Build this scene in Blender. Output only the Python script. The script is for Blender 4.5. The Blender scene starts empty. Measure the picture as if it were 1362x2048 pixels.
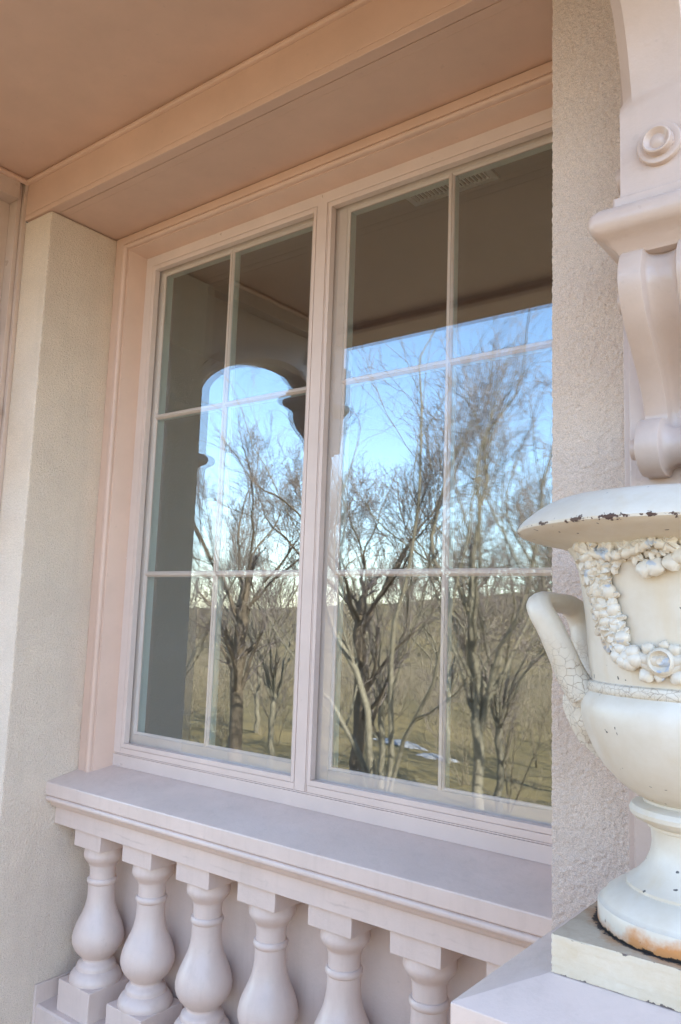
import bpy, bmesh, math, random
import numpy as np
from mathutils import Vector, Matrix
random.seed(7); rng = np.random.default_rng(11)
R = math.radians
S = bpy.context.scene
col = S.collection

# ------------------------------------------------------------------ camera, sky, sun, exposure
cam_d = bpy.data.cameras.new('camera'); cam = bpy.data.objects.new('camera', cam_d); col.objects.link(cam)
YAW, PITCH, ROLL = 0.6608, 0.1282, 0.0347
fwd = Vector((-math.sin(YAW)*math.cos(PITCH), math.cos(YAW)*math.cos(PITCH), math.sin(PITCH)))
rt0 = Vector((math.cos(YAW), math.sin(YAW), 0)); up0 = rt0.cross(fwd)
rt = math.cos(ROLL)*rt0 + math.sin(ROLL)*up0; up = -math.sin(ROLL)*rt0 + math.cos(ROLL)*up0
cam.matrix_world = Matrix(((rt.x, up.x, -fwd.x, 2.369), (rt.y, up.y, -fwd.y, -1.8041), (rt.z, up.z, -fwd.z, .5429), (0, 0, 0, 1)))
cam_d.sensor_fit = 'AUTO'; cam_d.sensor_width = 36; cam_d.lens = 36*1602.47/2048
cam_d.clip_start = .02; cam_d.clip_end = 2000
S.camera = cam

SUN_EL, SUN_AZ = R(40), R(72)        # azimuth measured from +Y (behind the house) towards +X
sun_dir = Vector((math.sin(SUN_AZ)*math.cos(SUN_EL), math.cos(SUN_AZ)*math.cos(SUN_EL), math.sin(SUN_EL)))
W = bpy.data.worlds.new('World'); S.world = W; W.use_nodes = True
wn = W.node_tree.nodes; wl = W.node_tree.links
sky = wn.new('ShaderNodeTexSky'); sky.sky_type = 'NISHITA'; sky.sun_disc = False
sky.sun_elevation = SUN_EL; sky.sun_rotation = SUN_AZ
sky.air_density = 1.0; sky.dust_density = 0.4; sky.ozone_density = 1.2; sky.altitude = 200
bg = wn['Background']; bg.inputs['Strength'].default_value = 0.15
wl.new(sky.outputs['Color'], bg.inputs['Color'])
sd = bpy.data.lights.new('sun', 'SUN'); sd.energy = 4.6; sd.angle = R(.5); sd.color = (1, .93, .82)
so = bpy.data.objects.new('sun', sd); col.objects.link(so)
so.rotation_euler = (-sun_dir).to_track_quat('-Z', 'Y').to_euler(); so.location = sun_dir*30
S.view_settings.view_transform = 'Standard'; S.view_settings.look = 'None'
S.view_settings.gamma = 1; S.view_settings.use_curve_mapping = False
S.view_settings.exposure = 2.5
S.cycles.max_bounces = 12; S.cycles.diffuse_bounces = 6; S.cycles.transparent_max_bounces = 16
S.cycles.glossy_bounces = 6

# ------------------------------------------------------------------ helpers
def tag(o, label=None, cat=None, group=None, kind=None):
    if label: o['label'] = label
    if cat: o['category'] = cat
    if group: o['group'] = group
    if kind: o['kind'] = kind
    return o
def thing(name, loc, label, cat, group=None):
    o = bpy.data.objects.new(name, None); col.objects.link(o); o.location = loc; o.empty_display_size = .1
    return tag(o, label, cat, group)
def link(name, me, mat=None, parent=None, smooth=40):
    o = bpy.data.objects.new(name, me); col.objects.link(o)
    if mat is not None:
        for m in (mat if isinstance(mat, (list, tuple)) else [mat]):
            if len(me.materials) < len(mat if isinstance(mat, (list, tuple)) else [mat]): me.materials.append(m)
    if parent is not None: setp(o, parent)
    if smooth:
        me.polygons.foreach_set('use_smooth', [True]*len(me.polygons))
        me.set_sharp_from_angle(angle=R(smooth))
        for p in me.polygons:
            n = p.normal
            if max(abs(n.x), abs(n.y), abs(n.z)) > .99995 and len(p.vertices) == 4: p.use_smooth = False
    return o
def wloc(o):
    v = Vector(o.location)
    return v + wloc(o.parent) if o.parent else v
def setp(o, parent):
    """parent o and keep it where its mesh puts it (all parents are only translated)"""
    o.parent = parent
    o.location = Vector(o.location) - wloc(parent)
class MB:
    def __init__(s): s.v = []; s.f = []; s.m = []
    def add(s, vs, fs, mi=0):
        b = len(s.v); s.v += [tuple(v) for v in vs]; s.f += [tuple(b+i for i in f) for f in fs]; s.m += [mi]*len(fs); return s
    def box(s, x0, x1, y0, y1, z0, z1, mi=0, bev=0.0):
        bm = bmesh.new(); bmesh.ops.create_cube(bm, size=1)
        for v in bm.verts:
            v.co = ((x0+x1)/2+v.co.x*(x1-x0), (y0+y1)/2+v.co.y*(y1-y0), (z0+z1)/2+v.co.z*(z1-z0))
        if bev: bmesh.ops.bevel(bm, geom=bm.edges[:], offset=bev, segments=2, profile=.5, affect='EDGES')
        bm.verts.index_update()
        s.add([v.co[:] for v in bm.verts], [[v.index for v in f.verts] for f in bm.faces], mi); bm.free(); return s
    def grid(s, rows, mi=0, close_u=False, close_v=False, flip=False):
        """rows: list of equally long lists of points"""
        n = len(rows); m = len(rows[0]); fs = []
        for i in range(n if close_v else n-1):
            for j in range(m if close_u else m-1):
                a, b, c, d = i*m+j, i*m+(j+1) % m, ((i+1) % n)*m+(j+1) % m, ((i+1) % n)*m+j
                fs.append((a, d, c, b) if flip else (a, b, c, d))
        return s.add([p for r in rows for p in r], fs, mi)
    def lathe(s, prof, n=48, c=(0, 0, 0), axis='Z', mi=0):
        rows = []
        for r, h in prof:
            row = []
            for k in range(n):
                a = 2*math.pi*k/n; x, y = r*math.cos(a), r*math.sin(a)
                p = (x, y, h) if axis == 'Z' else ((h, x, y) if axis == 'X' else (x, -h, y) if axis == '-Y' else (-h, y, x))
                row.append((p[0]+c[0], p[1]+c[1], p[2]+c[2]))
            rows.append(row)
        return s.grid(rows, mi, close_u=True)
    def tube(s, pts, rad, n=10, mi=0, flat=None, cap=True, side=None):
        """tube along pts; rad scalar or list; flat=(a,b) scales the section along (side, normal)"""
        P = [Vector(p) for p in pts]; rad = rad if hasattr(rad, '__len__') else [rad]*len(P)
        rows = []; prev = None
        for i, p in enumerate(P):
            t = (P[min(i+1, len(P)-1)]-P[max(i-1, 0)]).normalized()
            if side is not None: u = Vector(side); u = (u-t*u.dot(t)).normalized()
            elif prev is None: u = t.orthogonal().normalized()
            else: u = (prev-t*prev.dot(t)).normalized()
            prev = u; w = t.cross(u); fa, fb = flat or (1, 1)
            rows.append([p+u*math.cos(2*math.pi*k/n)*rad[i]*fa+w*math.sin(2*math.pi*k/n)*rad[i]*fb for k in range(n)])
        b = len(s.v); s.grid(rows, mi, close_u=True)
        if cap:
            s.f.append(tuple(b+k for k in reversed(range(n)))); s.f.append(tuple(b+(len(P)-1)*n+k for k in range(n))); s.m += [mi, mi]
        return s
    def prism(s, poly, axis, a0, a1, mi=0):
        """closed polygon extruded along an axis; poly in the two other coordinates"""
        def pt(p, a): return (a, p[0], p[1]) if axis == 'X' else (p[0], a, p[1]) if axis == 'Y' else (p[0], p[1], a)
        n = len(poly); vs = [pt(p, a0) for p in poly]+[pt(p, a1) for p in poly]
        fs = [(i, (i+1) % n, n+(i+1) % n, n+i) for i in range(n)]+[tuple(reversed(range(n))), tuple(range(n, 2*n))]
        return s.add(vs, fs, mi)
    def mesh(s, name):
        me = bpy.data.meshes.new(name); me.from_pydata(s.v, [], s.f)
        me.polygons.foreach_set('material_index', s.m)
        bm = bmesh.new(); bm.from_mesh(me); bmesh.ops.recalc_face_normals(bm, faces=bm.faces[:]); bm.to_mesh(me); bm.free()
        me.update(); return me
    def obj(s, name, mat, parent=None, smooth=40):
        return link(name, s.mesh(name), mat, parent, smooth)
def catmull(pts, n=6):
    P = [np.array(p, float) for p in pts]; P = [2*P[0]-P[1]]+P+[2*P[-1]-P[-2]]; out = []
    for i in range(1, len(P)-2):
        for k in range(n):
            t = k/n; a, b, c, d = P[i-1:i+3]
            out.append(tuple(.5*((2*b)+(-a+c)*t+(2*a-5*b+4*c-d)*t*t+(-a+3*b-3*c+d)*t**3)))
    out.append(tuple(P[-2])); return out
def arc(cx, cy, r, a0, a1, n):
    return [(cx+r*math.cos(R(a0+(a1-a0)*i/n)), cy+r*math.sin(R(a0+(a1-a0)*i/n))) for i in range(n+1)]

# ------------------------------------------------------------------ materials
class NT:
    def __init__(s, name):
        s.mat = bpy.data.materials.new(name); s.mat.use_nodes = True
        s.t = s.mat.node_tree; s.b = s.t.nodes['Principled BSDF']; s.out = s.t.nodes['Material Output']
        tc = s.t.nodes.new('ShaderNodeTexCoord'); s.co = tc.outputs['Object']
        s.geo = s.t.nodes.new('ShaderNodeNewGeometry'); s.pos = s.geo.outputs['Position']
    def n(s, typ, **kw):
        nd = s.t.nodes.new(typ)
        for k, v in kw.items():
            if k.startswith('i_'):
                key = k[2:]; key = int(key) if key.isdigit() else key
                sock = nd.inputs[key]
                if hasattr(v, 'is_linked') or isinstance(v, bpy.types.NodeSocket): s.t.links.new(v, sock)
                else: sock.default_value = v
            else: setattr(nd, k, v)
        return nd
    def l(s, a, b): s.t.links.new(a, b)
    def noise(s, scale, detail=4, rough=.55, vec=None, dist=0):
        nd = s.n('ShaderNodeTexNoise', i_Scale=scale, i_Detail=detail, i_Roughness=rough, i_Distortion=dist); s.l(vec or s.pos, nd.inputs['Vector']); return nd.outputs['Fac']
    def ramp(s, fac, stops):
        nd = s.n('ShaderNodeValToRGB'); s.l(fac, nd.inputs['Fac']); e = nd.color_ramp.elements
        while len(e) < len(stops): e.new(.5)
        for el, (p, c) in zip(e, stops): el.position = p; el.color = (c, c, c, 1) if not hasattr(c, '__len__') else (*c, 1)
        return nd.outputs['Color']
    def mix(s, fac, a, b, blend='MIX'):
        nd = s.n('ShaderNodeMix', data_type='RGBA', blend_type=blend)
        for v, i in ((fac, 0), (a, 6), (b, 7)):
            if isinstance(v, bpy.types.NodeSocket): s.l(v, nd.inputs[i])
            elif i == 0: nd.inputs[0].default_value = v
            else: nd.inputs[i].default_value = (*v, 1)
        return nd.outputs[2]
    def math(s, op, a, b=0.0, c=None, clamp=False):
        nd = s.n('ShaderNodeMath', operation=op, use_clamp=clamp)
        for v, i in ((a, 0), (b, 1), (c, 2)):
            if v is None: continue
            if isinstance(v, bpy.types.NodeSocket): s.l(v, nd.inputs[i])
            else: nd.inputs[i].default_value = v
        return nd.outputs[0]
    def bump(s, h, strength=.3, dist=.002, normal=None):
        nd = s.n('ShaderNodeBump', i_Strength=strength, i_Distance=dist); s.l(h, nd.inputs['Height'])
        if normal: s.l(normal, nd.inputs['Normal'])
        return nd.outputs['Normal']
    def fin(s, color=None, rough=None, normal=None, **kw):
        for v, k in ((color, 'Base Color'), (rough, 'Roughness')):
            if v is None: continue
            if isinstance(v, bpy.types.NodeSocket): s.l(v, s.b.inputs[k])
            else: s.b.inputs[k].default_value = (*v, 1) if hasattr(v, '__len__') else v
        if normal: s.l(normal, s.b.inputs['Normal'])
        for k, v in kw.items(): s.b.inputs[k.replace('_', ' ')].default_value = v
        return s.mat
    def sep(s, vec=None):
        nd = s.n('ShaderNodeSeparateXYZ'); s.l(vec or s.pos, nd.inputs[0]); return nd.outputs

def scaled(t, sx, sy, sz, vec=None):
    m = t.n('ShaderNodeMapping', i_Scale=(sx, sy, sz)); t.l(vec or t.pos, m.inputs['Vector']); return m.outputs[0]
def paint(name, c, rough=.42, grain=1.0, dirt=.0):
    t = NT(name)
    a = t.noise(7, 5, .6); b = t.noise(160, 3, .6); br = t.noise(1, 4, .6, scaled(t, 30, 260, 260))
    c0 = t.mix(t.ramp(a, [(.3, 0), (.75, 1)]), [x*.93 for x in c], [min(1, x*1.04) for x in c])
    sp = t.ramp(t.noise(55, 2, .5), [(.70, 0), (.76, 1)])
    c1 = t.mix(t.math('MULTIPLY', sp, .16), c0, [x*.55 for x in c])
    if dirt:
        d = t.ramp(t.noise(18, 6, .7), [(.5, 0), (.8, 1)])
        c1 = t.mix(t.math('MULTIPLY', d, dirt), c1, (.30, .23, .17))
        st = t.ramp(t.noise(1, 5, .65, scaled(t, 34, 34, 4)), [(.52, 0), (.78, 1)])
        c1 = t.mix(t.math('MULTIPLY', st, dirt*1.6), c1, (.36, .28, .22))
    h = t.math('ADD', t.math('MULTIPLY', b, .5*grain), t.math('ADD', t.math('MULTIPLY', br, .06*grain), t.math('MULTIPLY', t.noise(45, 2, .5), .8*grain)))
    rr = t.ramp(t.noise(12, 3), [(.3, rough-.06), (.7, rough+.08)])
    return t.fin(c1, rr, t.bump(h, .35, .0012))
PINK = (.66, .525, .455)
M = {}
M['pink'] = paint('pink_paint_warm_bounce', (.615, .43, .34))  # same paint as the sill, with the ceiling's warm bounce put into the colour
M['pink_bracket'] = paint('pink_bracket_paint', (.535, .42, .36), .33, 2.0, .10)
M['pink_old'] = paint('pink_paint_weathered', PINK, .36, 2.2, .12)
M['pink_frame'] = paint('pink_frame_paint', (.635, .51, .45), .38, .35)
def cracked():
    m = paint('pink_paint_cracked', PINK, .45, 1.6, .10); t = NT.__new__(NT); t.mat = m; t.t = m.node_tree; t.b = t.t.nodes['Principled BSDF']
    g_ = t.t.nodes.new('ShaderNodeNewGeometry'); t.pos = g_.outputs['Position']; x, y, z = t.sep()
    w = t.math('MULTIPLY', t.math('SUBTRACT', t.noise(1, 6, .62, scaled(t, 7, 0, 0)), .5), .042)
    d = t.math('ABSOLUTE', t.math('SUBTRACT', t.math('ADD', z, .160), w))
    k = t.math('MULTIPLY', t.ramp(d, [(.0, 1), (.0009, 0)]), t.ramp(t.noise(1, 3, .6, scaled(t, 5, 0, 0)), [(.47, .0), (.60, .8)]))
    src = t.b.inputs['Base Color'].links[0].from_socket
    t.l(t.mix(t.math('MULTIPLY', k, .42), src, (.36, .26, .21)), t.b.inputs['Base Color']); return m
M['frieze'] = cracked()
M['white_in'] = paint('interior_white_paint', (.66, .72, .70), .45, .4)

def stucco(name, c, k=1.0, fs=1.0, dk=.72):
    t = NT(name)
    f = t.noise(330*fs, 3, .6); g = t.noise(120*fs, 3, .55); big = t.noise(5, 5, .6)
    v = t.n('ShaderNodeTexVoronoi', i_Scale=210.0*fs); t.l(t.pos, v.inputs['Vector'])
    c0 = t.mix(t.ramp(big, [(.3, 0), (.7, 1)]), [x*.9 for x in c], [x*1.05 for x in c])
    c1 = t.mix(t.ramp(f, [(.32, 0), (.62, 1)]), [x*dk for x in c], c0)
    run = t.math('MULTIPLY', t.ramp(t.noise(1, 5, .62, scaled(t, 11, 11, 1.1)), [(.48, 0), (.75, 1)]), .22)
    c1 = t.mix(run, c1, [x*.62 for x in c])
    h = t.math('ADD', t.math('MULTIPLY', g, 1.0), t.math('ADD', t.math('MULTIPLY', f, .6), t.math('MULTIPLY', v.outputs['Distance'], .45)))
    return t.fin(c1, .85, t.bump(h, .75*k, .006), Specular_IOR_Level=.25)
M['stucco'] = stucco('stucco', (.80, .665, .54))
M['stucco_pier'] = stucco('stucco_coarse', (.75, .61, .51), .7, 1.7, .60)

def glass(name, r0, tint):
    t = NT(name); t.t.nodes.remove(t.b)
    # reflectance of a thin pane, the same from either side
    dt = t.n('ShaderNodeVectorMath', operation='DOT_PRODUCT'); t.l(t.geo.outputs['Normal'], dt.inputs[0]); t.l(t.geo.outputs['Incoming'], dt.inputs[1])
    om = t.math('SUBTRACT', 1.0, t.math('ABSOLUTE', dt.outputs['Value']), clamp=True)
    fr_ = t.math('ADD', t.math('MULTIPLY', t.math('POWER', om, 5.0), 1-r0), r0)
    tr = t.n('ShaderNodeBsdfTransparent'); tr.inputs[0].default_value = (*tint, 1)
    gl = t.n('ShaderNodeBsdfGlossy', i_Roughness=0.0); gl.inputs[0].default_value = (.87, .955, 1, 1)
    wv = t.noise(1.6, 2, .4); t.l(t.bump(wv, .012, .004), gl.inputs['Normal'])
    # faint dust on the pane
    du = t.n('ShaderNodeBsdfDiffuse'); du.inputs[0].default_value = (.6, .6, .58, 1)
    m1 = t.n('ShaderNodeMixShader'); t.l(fr_, m1.inputs[0]); t.l(tr.outputs[0], m1.inputs[1]); t.l(gl.outputs[0], m1.inputs[2])
    dm = t.math('MULTIPLY', t.ramp(t.noise(90, 5, .75), [(.55, 0), (.85, 1)]), .03)
    m2 = t.n('ShaderNodeMixShader'); t.l(dm, m2.inputs[0]); t.l(m1.outputs[0], m2.inputs[1]); t.l(du.outputs[0], m2.inputs[2])
    t.l(m2.outputs[0], t.out.inputs['Surface']); return t.mat
M['storm_glass'] = glass('storm_glass', .15, (.95, .97, .96))
M['sash_glass'] = glass('sash_glass', .21, (.86, .93, .90))

def simple(name, c, rough=.8, var=.15, sc=6, bump=.2, bd=.01):
    t = NT(name); a = t.noise(sc, 6, .65)
    c0 = t.mix(t.ramp(a, [(.3, 0), (.7, 1)]), [x*(1-var) for x in c], [x*(1+var) for x in c])
    return t.fin(c0, rough, t.bump(t.noise(sc*6, 4, .6), bump, bd))
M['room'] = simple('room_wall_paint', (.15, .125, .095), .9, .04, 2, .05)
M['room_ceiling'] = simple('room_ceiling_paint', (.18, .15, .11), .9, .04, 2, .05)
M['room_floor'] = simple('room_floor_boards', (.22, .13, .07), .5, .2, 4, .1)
M['vent'] = simple('vent_enamel', (.78, .80, .78), .5, .03, 8, .03)
M['dark'] = simple('vent_shadow_box', (.04, .04, .04), .9, .1)
M['porch_floor'] = simple('porch_floor_warm_bounce', (.34, .15, .07), .8, .2, 9, .2)  # orange chosen so the unseen floor bounces warm light onto the ceiling
M['roof'] = simple('roof_felt', (.10, .10, .11), .9, .2)

# cream urn paint: chips, crackle, rust
def urn_paint(name, crack=0.0, chip=True, rust=True, blue=0.0):
    t = NT(name); x, y, z = t.sep()
    base = t.mix(t.ramp(t.noise(11, 6, .65), [(.35, 0), (.7, 1)]), (.57, .50, .40), (.65, .60, .52))
    st = t.ramp(t.noise(1, 5, .6, scaled(t, 26, 26, 5)), [(.55, 0), (.8, 1)])
    base = t.mix(t.math('MULTIPLY', st, .45), base, (.56, .43, .26))
    h = t.math('MULTIPLY', t.noise(150, 4, .6), .35); rough = .42
    if crack:
        wv = t.n('ShaderNodeVectorMath', operation='ADD')
        nz = t.n('ShaderNodeTexNoise', i_Scale=60.0, i_Detail=3.0); t.l(t.pos, nz.inputs['Vector'])
        sc = t.n('ShaderNodeVectorMath', operation='SCALE'); t.l(nz.outputs['Color'], sc.inputs[0]); sc.inputs['Scale'].default_value = .012
        t.l(t.pos, wv.inputs[0]); t.l(sc.outputs[0], wv.inputs[1])
        v = t.n('ShaderNodeTexVoronoi', feature='DISTANCE_TO_EDGE', i_Scale=88.0, i_Randomness=1.0); t.l(wv.outputs[0], v.inputs['Vector'])
        ck = t.ramp(v.outputs['Distance'], [(.0, 1), (.05, 0)])
        v2 = t.n('ShaderNodeTexVoronoi', feature='DISTANCE_TO_EDGE', i_Scale=190.0, i_Randomness=1.0); t.l(wv.outputs[0], v2.inputs['Vector'])
        c2 = t.math('MULTIPLY', t.ramp(v2.outputs['Distance'], [(.0, .8), (.06, 0)]), t.ramp(t.noise(24, 2), [(.48, 0), (.56, 1)]))
        ck = t.math('MAXIMUM', t.math('MULTIPLY', ck, t.ramp(t.noise(45, 3, .6), [(.36, .15), (.5, 1)])), c2)
        gate = t.ramp(t.noise(16, 2), [(.30, .15), (.5, 1)])
        # crackle sits on the lower handle straps, the leaf mounts and the ridge
        zl = t.ramp(z, [(.0, 1), (1, 1)])
        zg = t.n('ShaderNodeMapRange', i_0=z, i_1=.53, i_2=.48, i_3=0.0, i_4=1.0).outputs[0]
        ck = t.math('MULTIPLY', t.math('MULTIPLY', ck, gate), zg)
        base = t.mix(t.math('MULTIPLY', ck, .75*crack), base, (.20, .13, .08))
        h = t.math('SUBTRACT', h, t.math('MULTIPLY', ck, 1.5))
    if chip:
        n1 = t.noise(34, 5, .7); n2 = t.noise(120, 3, .6)
        near = t.n('ShaderNodeMapRange', i_0=t.math('ABSOLUTE', t.math('SUBTRACT', z, .673)), i_1=.0, i_2=.010, i_3=.225, i_4=0.0).outputs[0]
        cm = t.ramp(t.math('ADD', n1, near), [(.735, 0), (.75, 1)])
        base = t.mix(cm, base, (.075, .042, .035))
        spk = t.ramp(t.noise(75, 2, .4), [(.735, 0), (.75, 1)])
        base = t.mix(spk, base, (.10, .09, .085)); h = t.math('SUBTRACT', h, t.math('MULTIPLY', cm, 1.2))
    if blue:
        bm_ = t.ramp(t.noise(40, 3, .5), [(.62, 0), (.65, 1)])
        base = t.mix(t.math('MULTIPLY', bm_, blue), base, (.30, .38, .50))
    if rust:
        zr = t.n('ShaderNodeMapRange', i_0=z, i_1=.144, i_2=.190, i_3=.42, i_4=-.25).outputs[0]
        rm = t.ramp(t.math('ADD', t.noise(17, 5, .65), zr), [(.62, 0), (.85, 1)])
        base = t.mix(t.math('MULTIPLY', rm, .9), base, (.50, .20, .05))
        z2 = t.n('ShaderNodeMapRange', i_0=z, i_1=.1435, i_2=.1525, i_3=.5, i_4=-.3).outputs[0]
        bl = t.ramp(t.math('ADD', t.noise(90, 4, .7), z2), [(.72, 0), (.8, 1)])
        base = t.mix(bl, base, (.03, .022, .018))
    return t.fin(base, rough, t.bump(h, .4, .0016))
M['urn'] = urn_paint('urn_cream_paint')
M['urn_crack'] = urn_paint('urn_crackled_paint', crack=1.0, chip=False, rust=False)
M['urn_garland'] = urn_paint('urn_garland_paint', crack=0.0, chip=False, rust=False, blue=.6)

def slab_mat():
    t = NT('cream_stone_slab'); x, y, z = t.sep(); nz = t.sep(t.geo.outputs['Normal'])[2]
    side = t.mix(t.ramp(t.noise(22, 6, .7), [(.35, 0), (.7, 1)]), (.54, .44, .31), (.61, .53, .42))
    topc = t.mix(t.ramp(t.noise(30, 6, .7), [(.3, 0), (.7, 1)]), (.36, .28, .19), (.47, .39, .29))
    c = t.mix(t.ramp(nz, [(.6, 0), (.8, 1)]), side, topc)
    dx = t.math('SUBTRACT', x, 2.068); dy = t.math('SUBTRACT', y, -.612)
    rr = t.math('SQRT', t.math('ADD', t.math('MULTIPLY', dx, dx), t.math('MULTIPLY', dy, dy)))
    rust = t.math('MULTIPLY', t.ramp(t.math('ADD', t.noise(26, 5, .7), t.n('ShaderNodeMapRange', i_0=rr, i_1=.125, i_2=.165, i_3=.35, i_4=-.2).outputs[0]), [(.58, 0), (.85, 1)]), t.ramp(nz, [(.5, 0), (.7, 1)]))
    c = t.mix(t.math('MULTIPLY', rust, .8), c, (.36, .17, .06))
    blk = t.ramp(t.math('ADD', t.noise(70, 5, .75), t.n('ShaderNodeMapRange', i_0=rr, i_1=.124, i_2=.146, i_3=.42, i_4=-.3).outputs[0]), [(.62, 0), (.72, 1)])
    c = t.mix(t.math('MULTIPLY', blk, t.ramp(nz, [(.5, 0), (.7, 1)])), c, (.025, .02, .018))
    ch = t.ramp(t.math('ADD', t.noise(60, 3, .6), t.n('ShaderNodeMapRange', i_0=t.math('ABSOLUTE', t.math('SUBTRACT', z, .12)), i_1=.017, i_2=.0238, i_3=-.1, i_4=.19).outputs[0]), [(.70, 0), (.73, 1)])
    c = t.mix(t.math('MULTIPLY', ch, t.ramp(nz, [(.5, 1), (.7, 0)])), c, (.13, .10, .09))
    return t.fin(c, .7, t.bump(t.noise(90, 5, .65), .35, .003))
M['slab'] = slab_mat()

def bark(name, c, sc=9):
    t = NT(name); v = scaled(t, 1, 1, .25)
    n = t.noise(sc*4, 6, .7, v); m = t.noise(sc*.5, 3, .6)
    c0 = t.mix(t.ramp(n, [(.35, 0), (.65, 1)]), [x*.45 for x in c], c)
    c1 = t.mix(t.ramp(m, [(.45, 0), (.65, 1)]), c0, [x*.75 for x in c])
    return t.fin(c1, .9, t.bump(n, .6, .03))
M['bark'] = bark('tree_bark', (.33, .275, .19))
M['bark_dark'] = bark('trunk_bark_brown', (.225, .165, .11))
M['twig'] = simple('twig_bark', (.25, .195, .165), .9, .2, 3, 0)
M['twig_far'] = simple('far_twig_bark', (.25, .195, .13), .9, .25, .4, 0)

def ground_mat():
    t = NT('dry_grass'); x, y, z = t.sep()
    a = t.noise(.11, 6, .6); b = t.noise(1.3, 6, .7); c = t.noise(9, 5, .7)
    g = t.mix(t.ramp(a, [(.38, 0), (.62, 1)]), (.205, .142, .058), (.135, .10, .044))
    g = t.mix(t.math('MULTIPLY', t.ramp(b, [(.4, 0), (.7, 1)]), .6), g, (.27, .19, .06))
    g = t.mix(t.math('MULTIPLY', t.ramp(c, [(.45, 0), (.75, 1)]), .5), g, (.08, .07, .032))
    # leaf litter and scrub higher on the hill
    hill = t.math('MULTIPLY', t.n('ShaderNodeMapRange', i_0=y, i_1=-38.0, i_2=-60.0, i_3=0.0, i_4=1.0).outputs[0], t.ramp(t.noise(.25, 5, .7), [(.35, 0), (.6, 1)]))
    g = t.mix(hill, g, (.135, .098, .052))
    return t.fin(g, .95, t.bump(c, .5, .15))
M['ground'] = ground_mat()
M['snow'] = simple('old_snow', (.33, .31, .30), .6, .05, 2, .2)
M['road'] = simple('gravel_drive', (.24, .235, .24), .9, .2, 5, .2)

# ------------------------------------------------------------------ terrain, drive, snow
def hgt(X, Y):
    D = -Y-1.7
    base = np.interp(D, [-60, 0, 3.5, 8, 12, 24, 40, 60, 85, 112, 140, 200], [-1.3, -1.3, -1.5, -2.9, -3.85, -4.5, -5.0, -4.7, -2.6, 0., .6, -3])
    ridge = np.interp(X, [-260, -150, -105, -80, -60, -40, -10, 60], [0, .4, 1.2, 2.6, 4.6, 5.4, 4.6, 3])
    w = np.clip((D-60)/52, 0, 1); w = w*w*(3-2*w)*np.clip((230-D)/60, 0, 1)
    return base+ridge*w+.25*np.sin(X*.13+Y*.05)*np.clip(D/20, 0, 1)+.12*np.sin(X*.41-Y*.37)*np.clip(D/15, 0, 1)
def sheet(name, X, Y, off, mat, kind='structure'):
    n, m = X.shape; Z = hgt(X, Y)+off
    v = np.stack([X, Y, Z], -1).reshape(-1, 3)
    i, j = np.meshgrid(np.arange(n-1), np.arange(m-1), indexing='ij'); a = (i*m+j).ravel()
    f = np.stack([a, a+1, a+m+1, a+m], -1)
    me = bpy.data.meshes.new(name); me.from_pydata(v.tolist(), [], f.tolist()); me.update()
    o = link(name, me, mat, None, 0); me.polygons.foreach_set('use_smooth', [True]*len(me.polygons))
    return tag(o, kind=kind)
gy = np.concatenate([np.linspace(40, -2, 8), np.linspace(-3, -60, 90), np.linspace(-62, -220, 60)])
gx = np.linspace(-320, 160, 240)
Xg, Yg = np.meshgrid(gx, gy, indexing='ij')
sheet('ground', Xg, Yg, 0, M['ground'])
# unseen gravel strip added to bounce warm light onto the porch and its ceiling
yt = np.linspace(-1.9, -3.9, 12); xt = np.linspace(-14, 16, 40); Xt, Yt = np.meshgrid(xt, yt, indexing='ij')
M['gravel'] = simple('warm_bounce_gravel', (.34, .24, .14), .95, .15, 14, .3)
sheet('bounce_terrace', Xt, Yt, .03, M['gravel'])
# the drive that crosses the foot of the lawn
tt = np.linspace(0, 1, 60); cx_ = -30+44*tt; cy_ = -10.6-.8*np.sin(tt*5)-1*tt
ww = np.linspace(-1.2, 1.2, 5)
sheet('drive', cx_[:, None]+0*ww[None, :], cy_[:, None]+ww[None, :], .05, M['road'])

# ------------------------------------------------------------------ house wall
XL, XR, YF, ZS = -.088, 1.752, -.352, 1.9173
house = thing('house_wall', (.832, 0, -1.2), 'pink-beige stucco house wall with a deep window recess', 'house wall')
def part(name, mat, parent, bev=0.0, smooth=40, **k): return MB().box(*k['b'], bev=bev).obj(name, mat, parent, smooth)
part('stucco_pier', M['stucco'], house, .006, b=(-6, XL, YF, .085, -1.6, ZS-.002))
part('stucco_pier', M['stucco'], house, .0, b=(1.7575, 12, YF+.006, .085, -1.6, ZS-.002))
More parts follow.
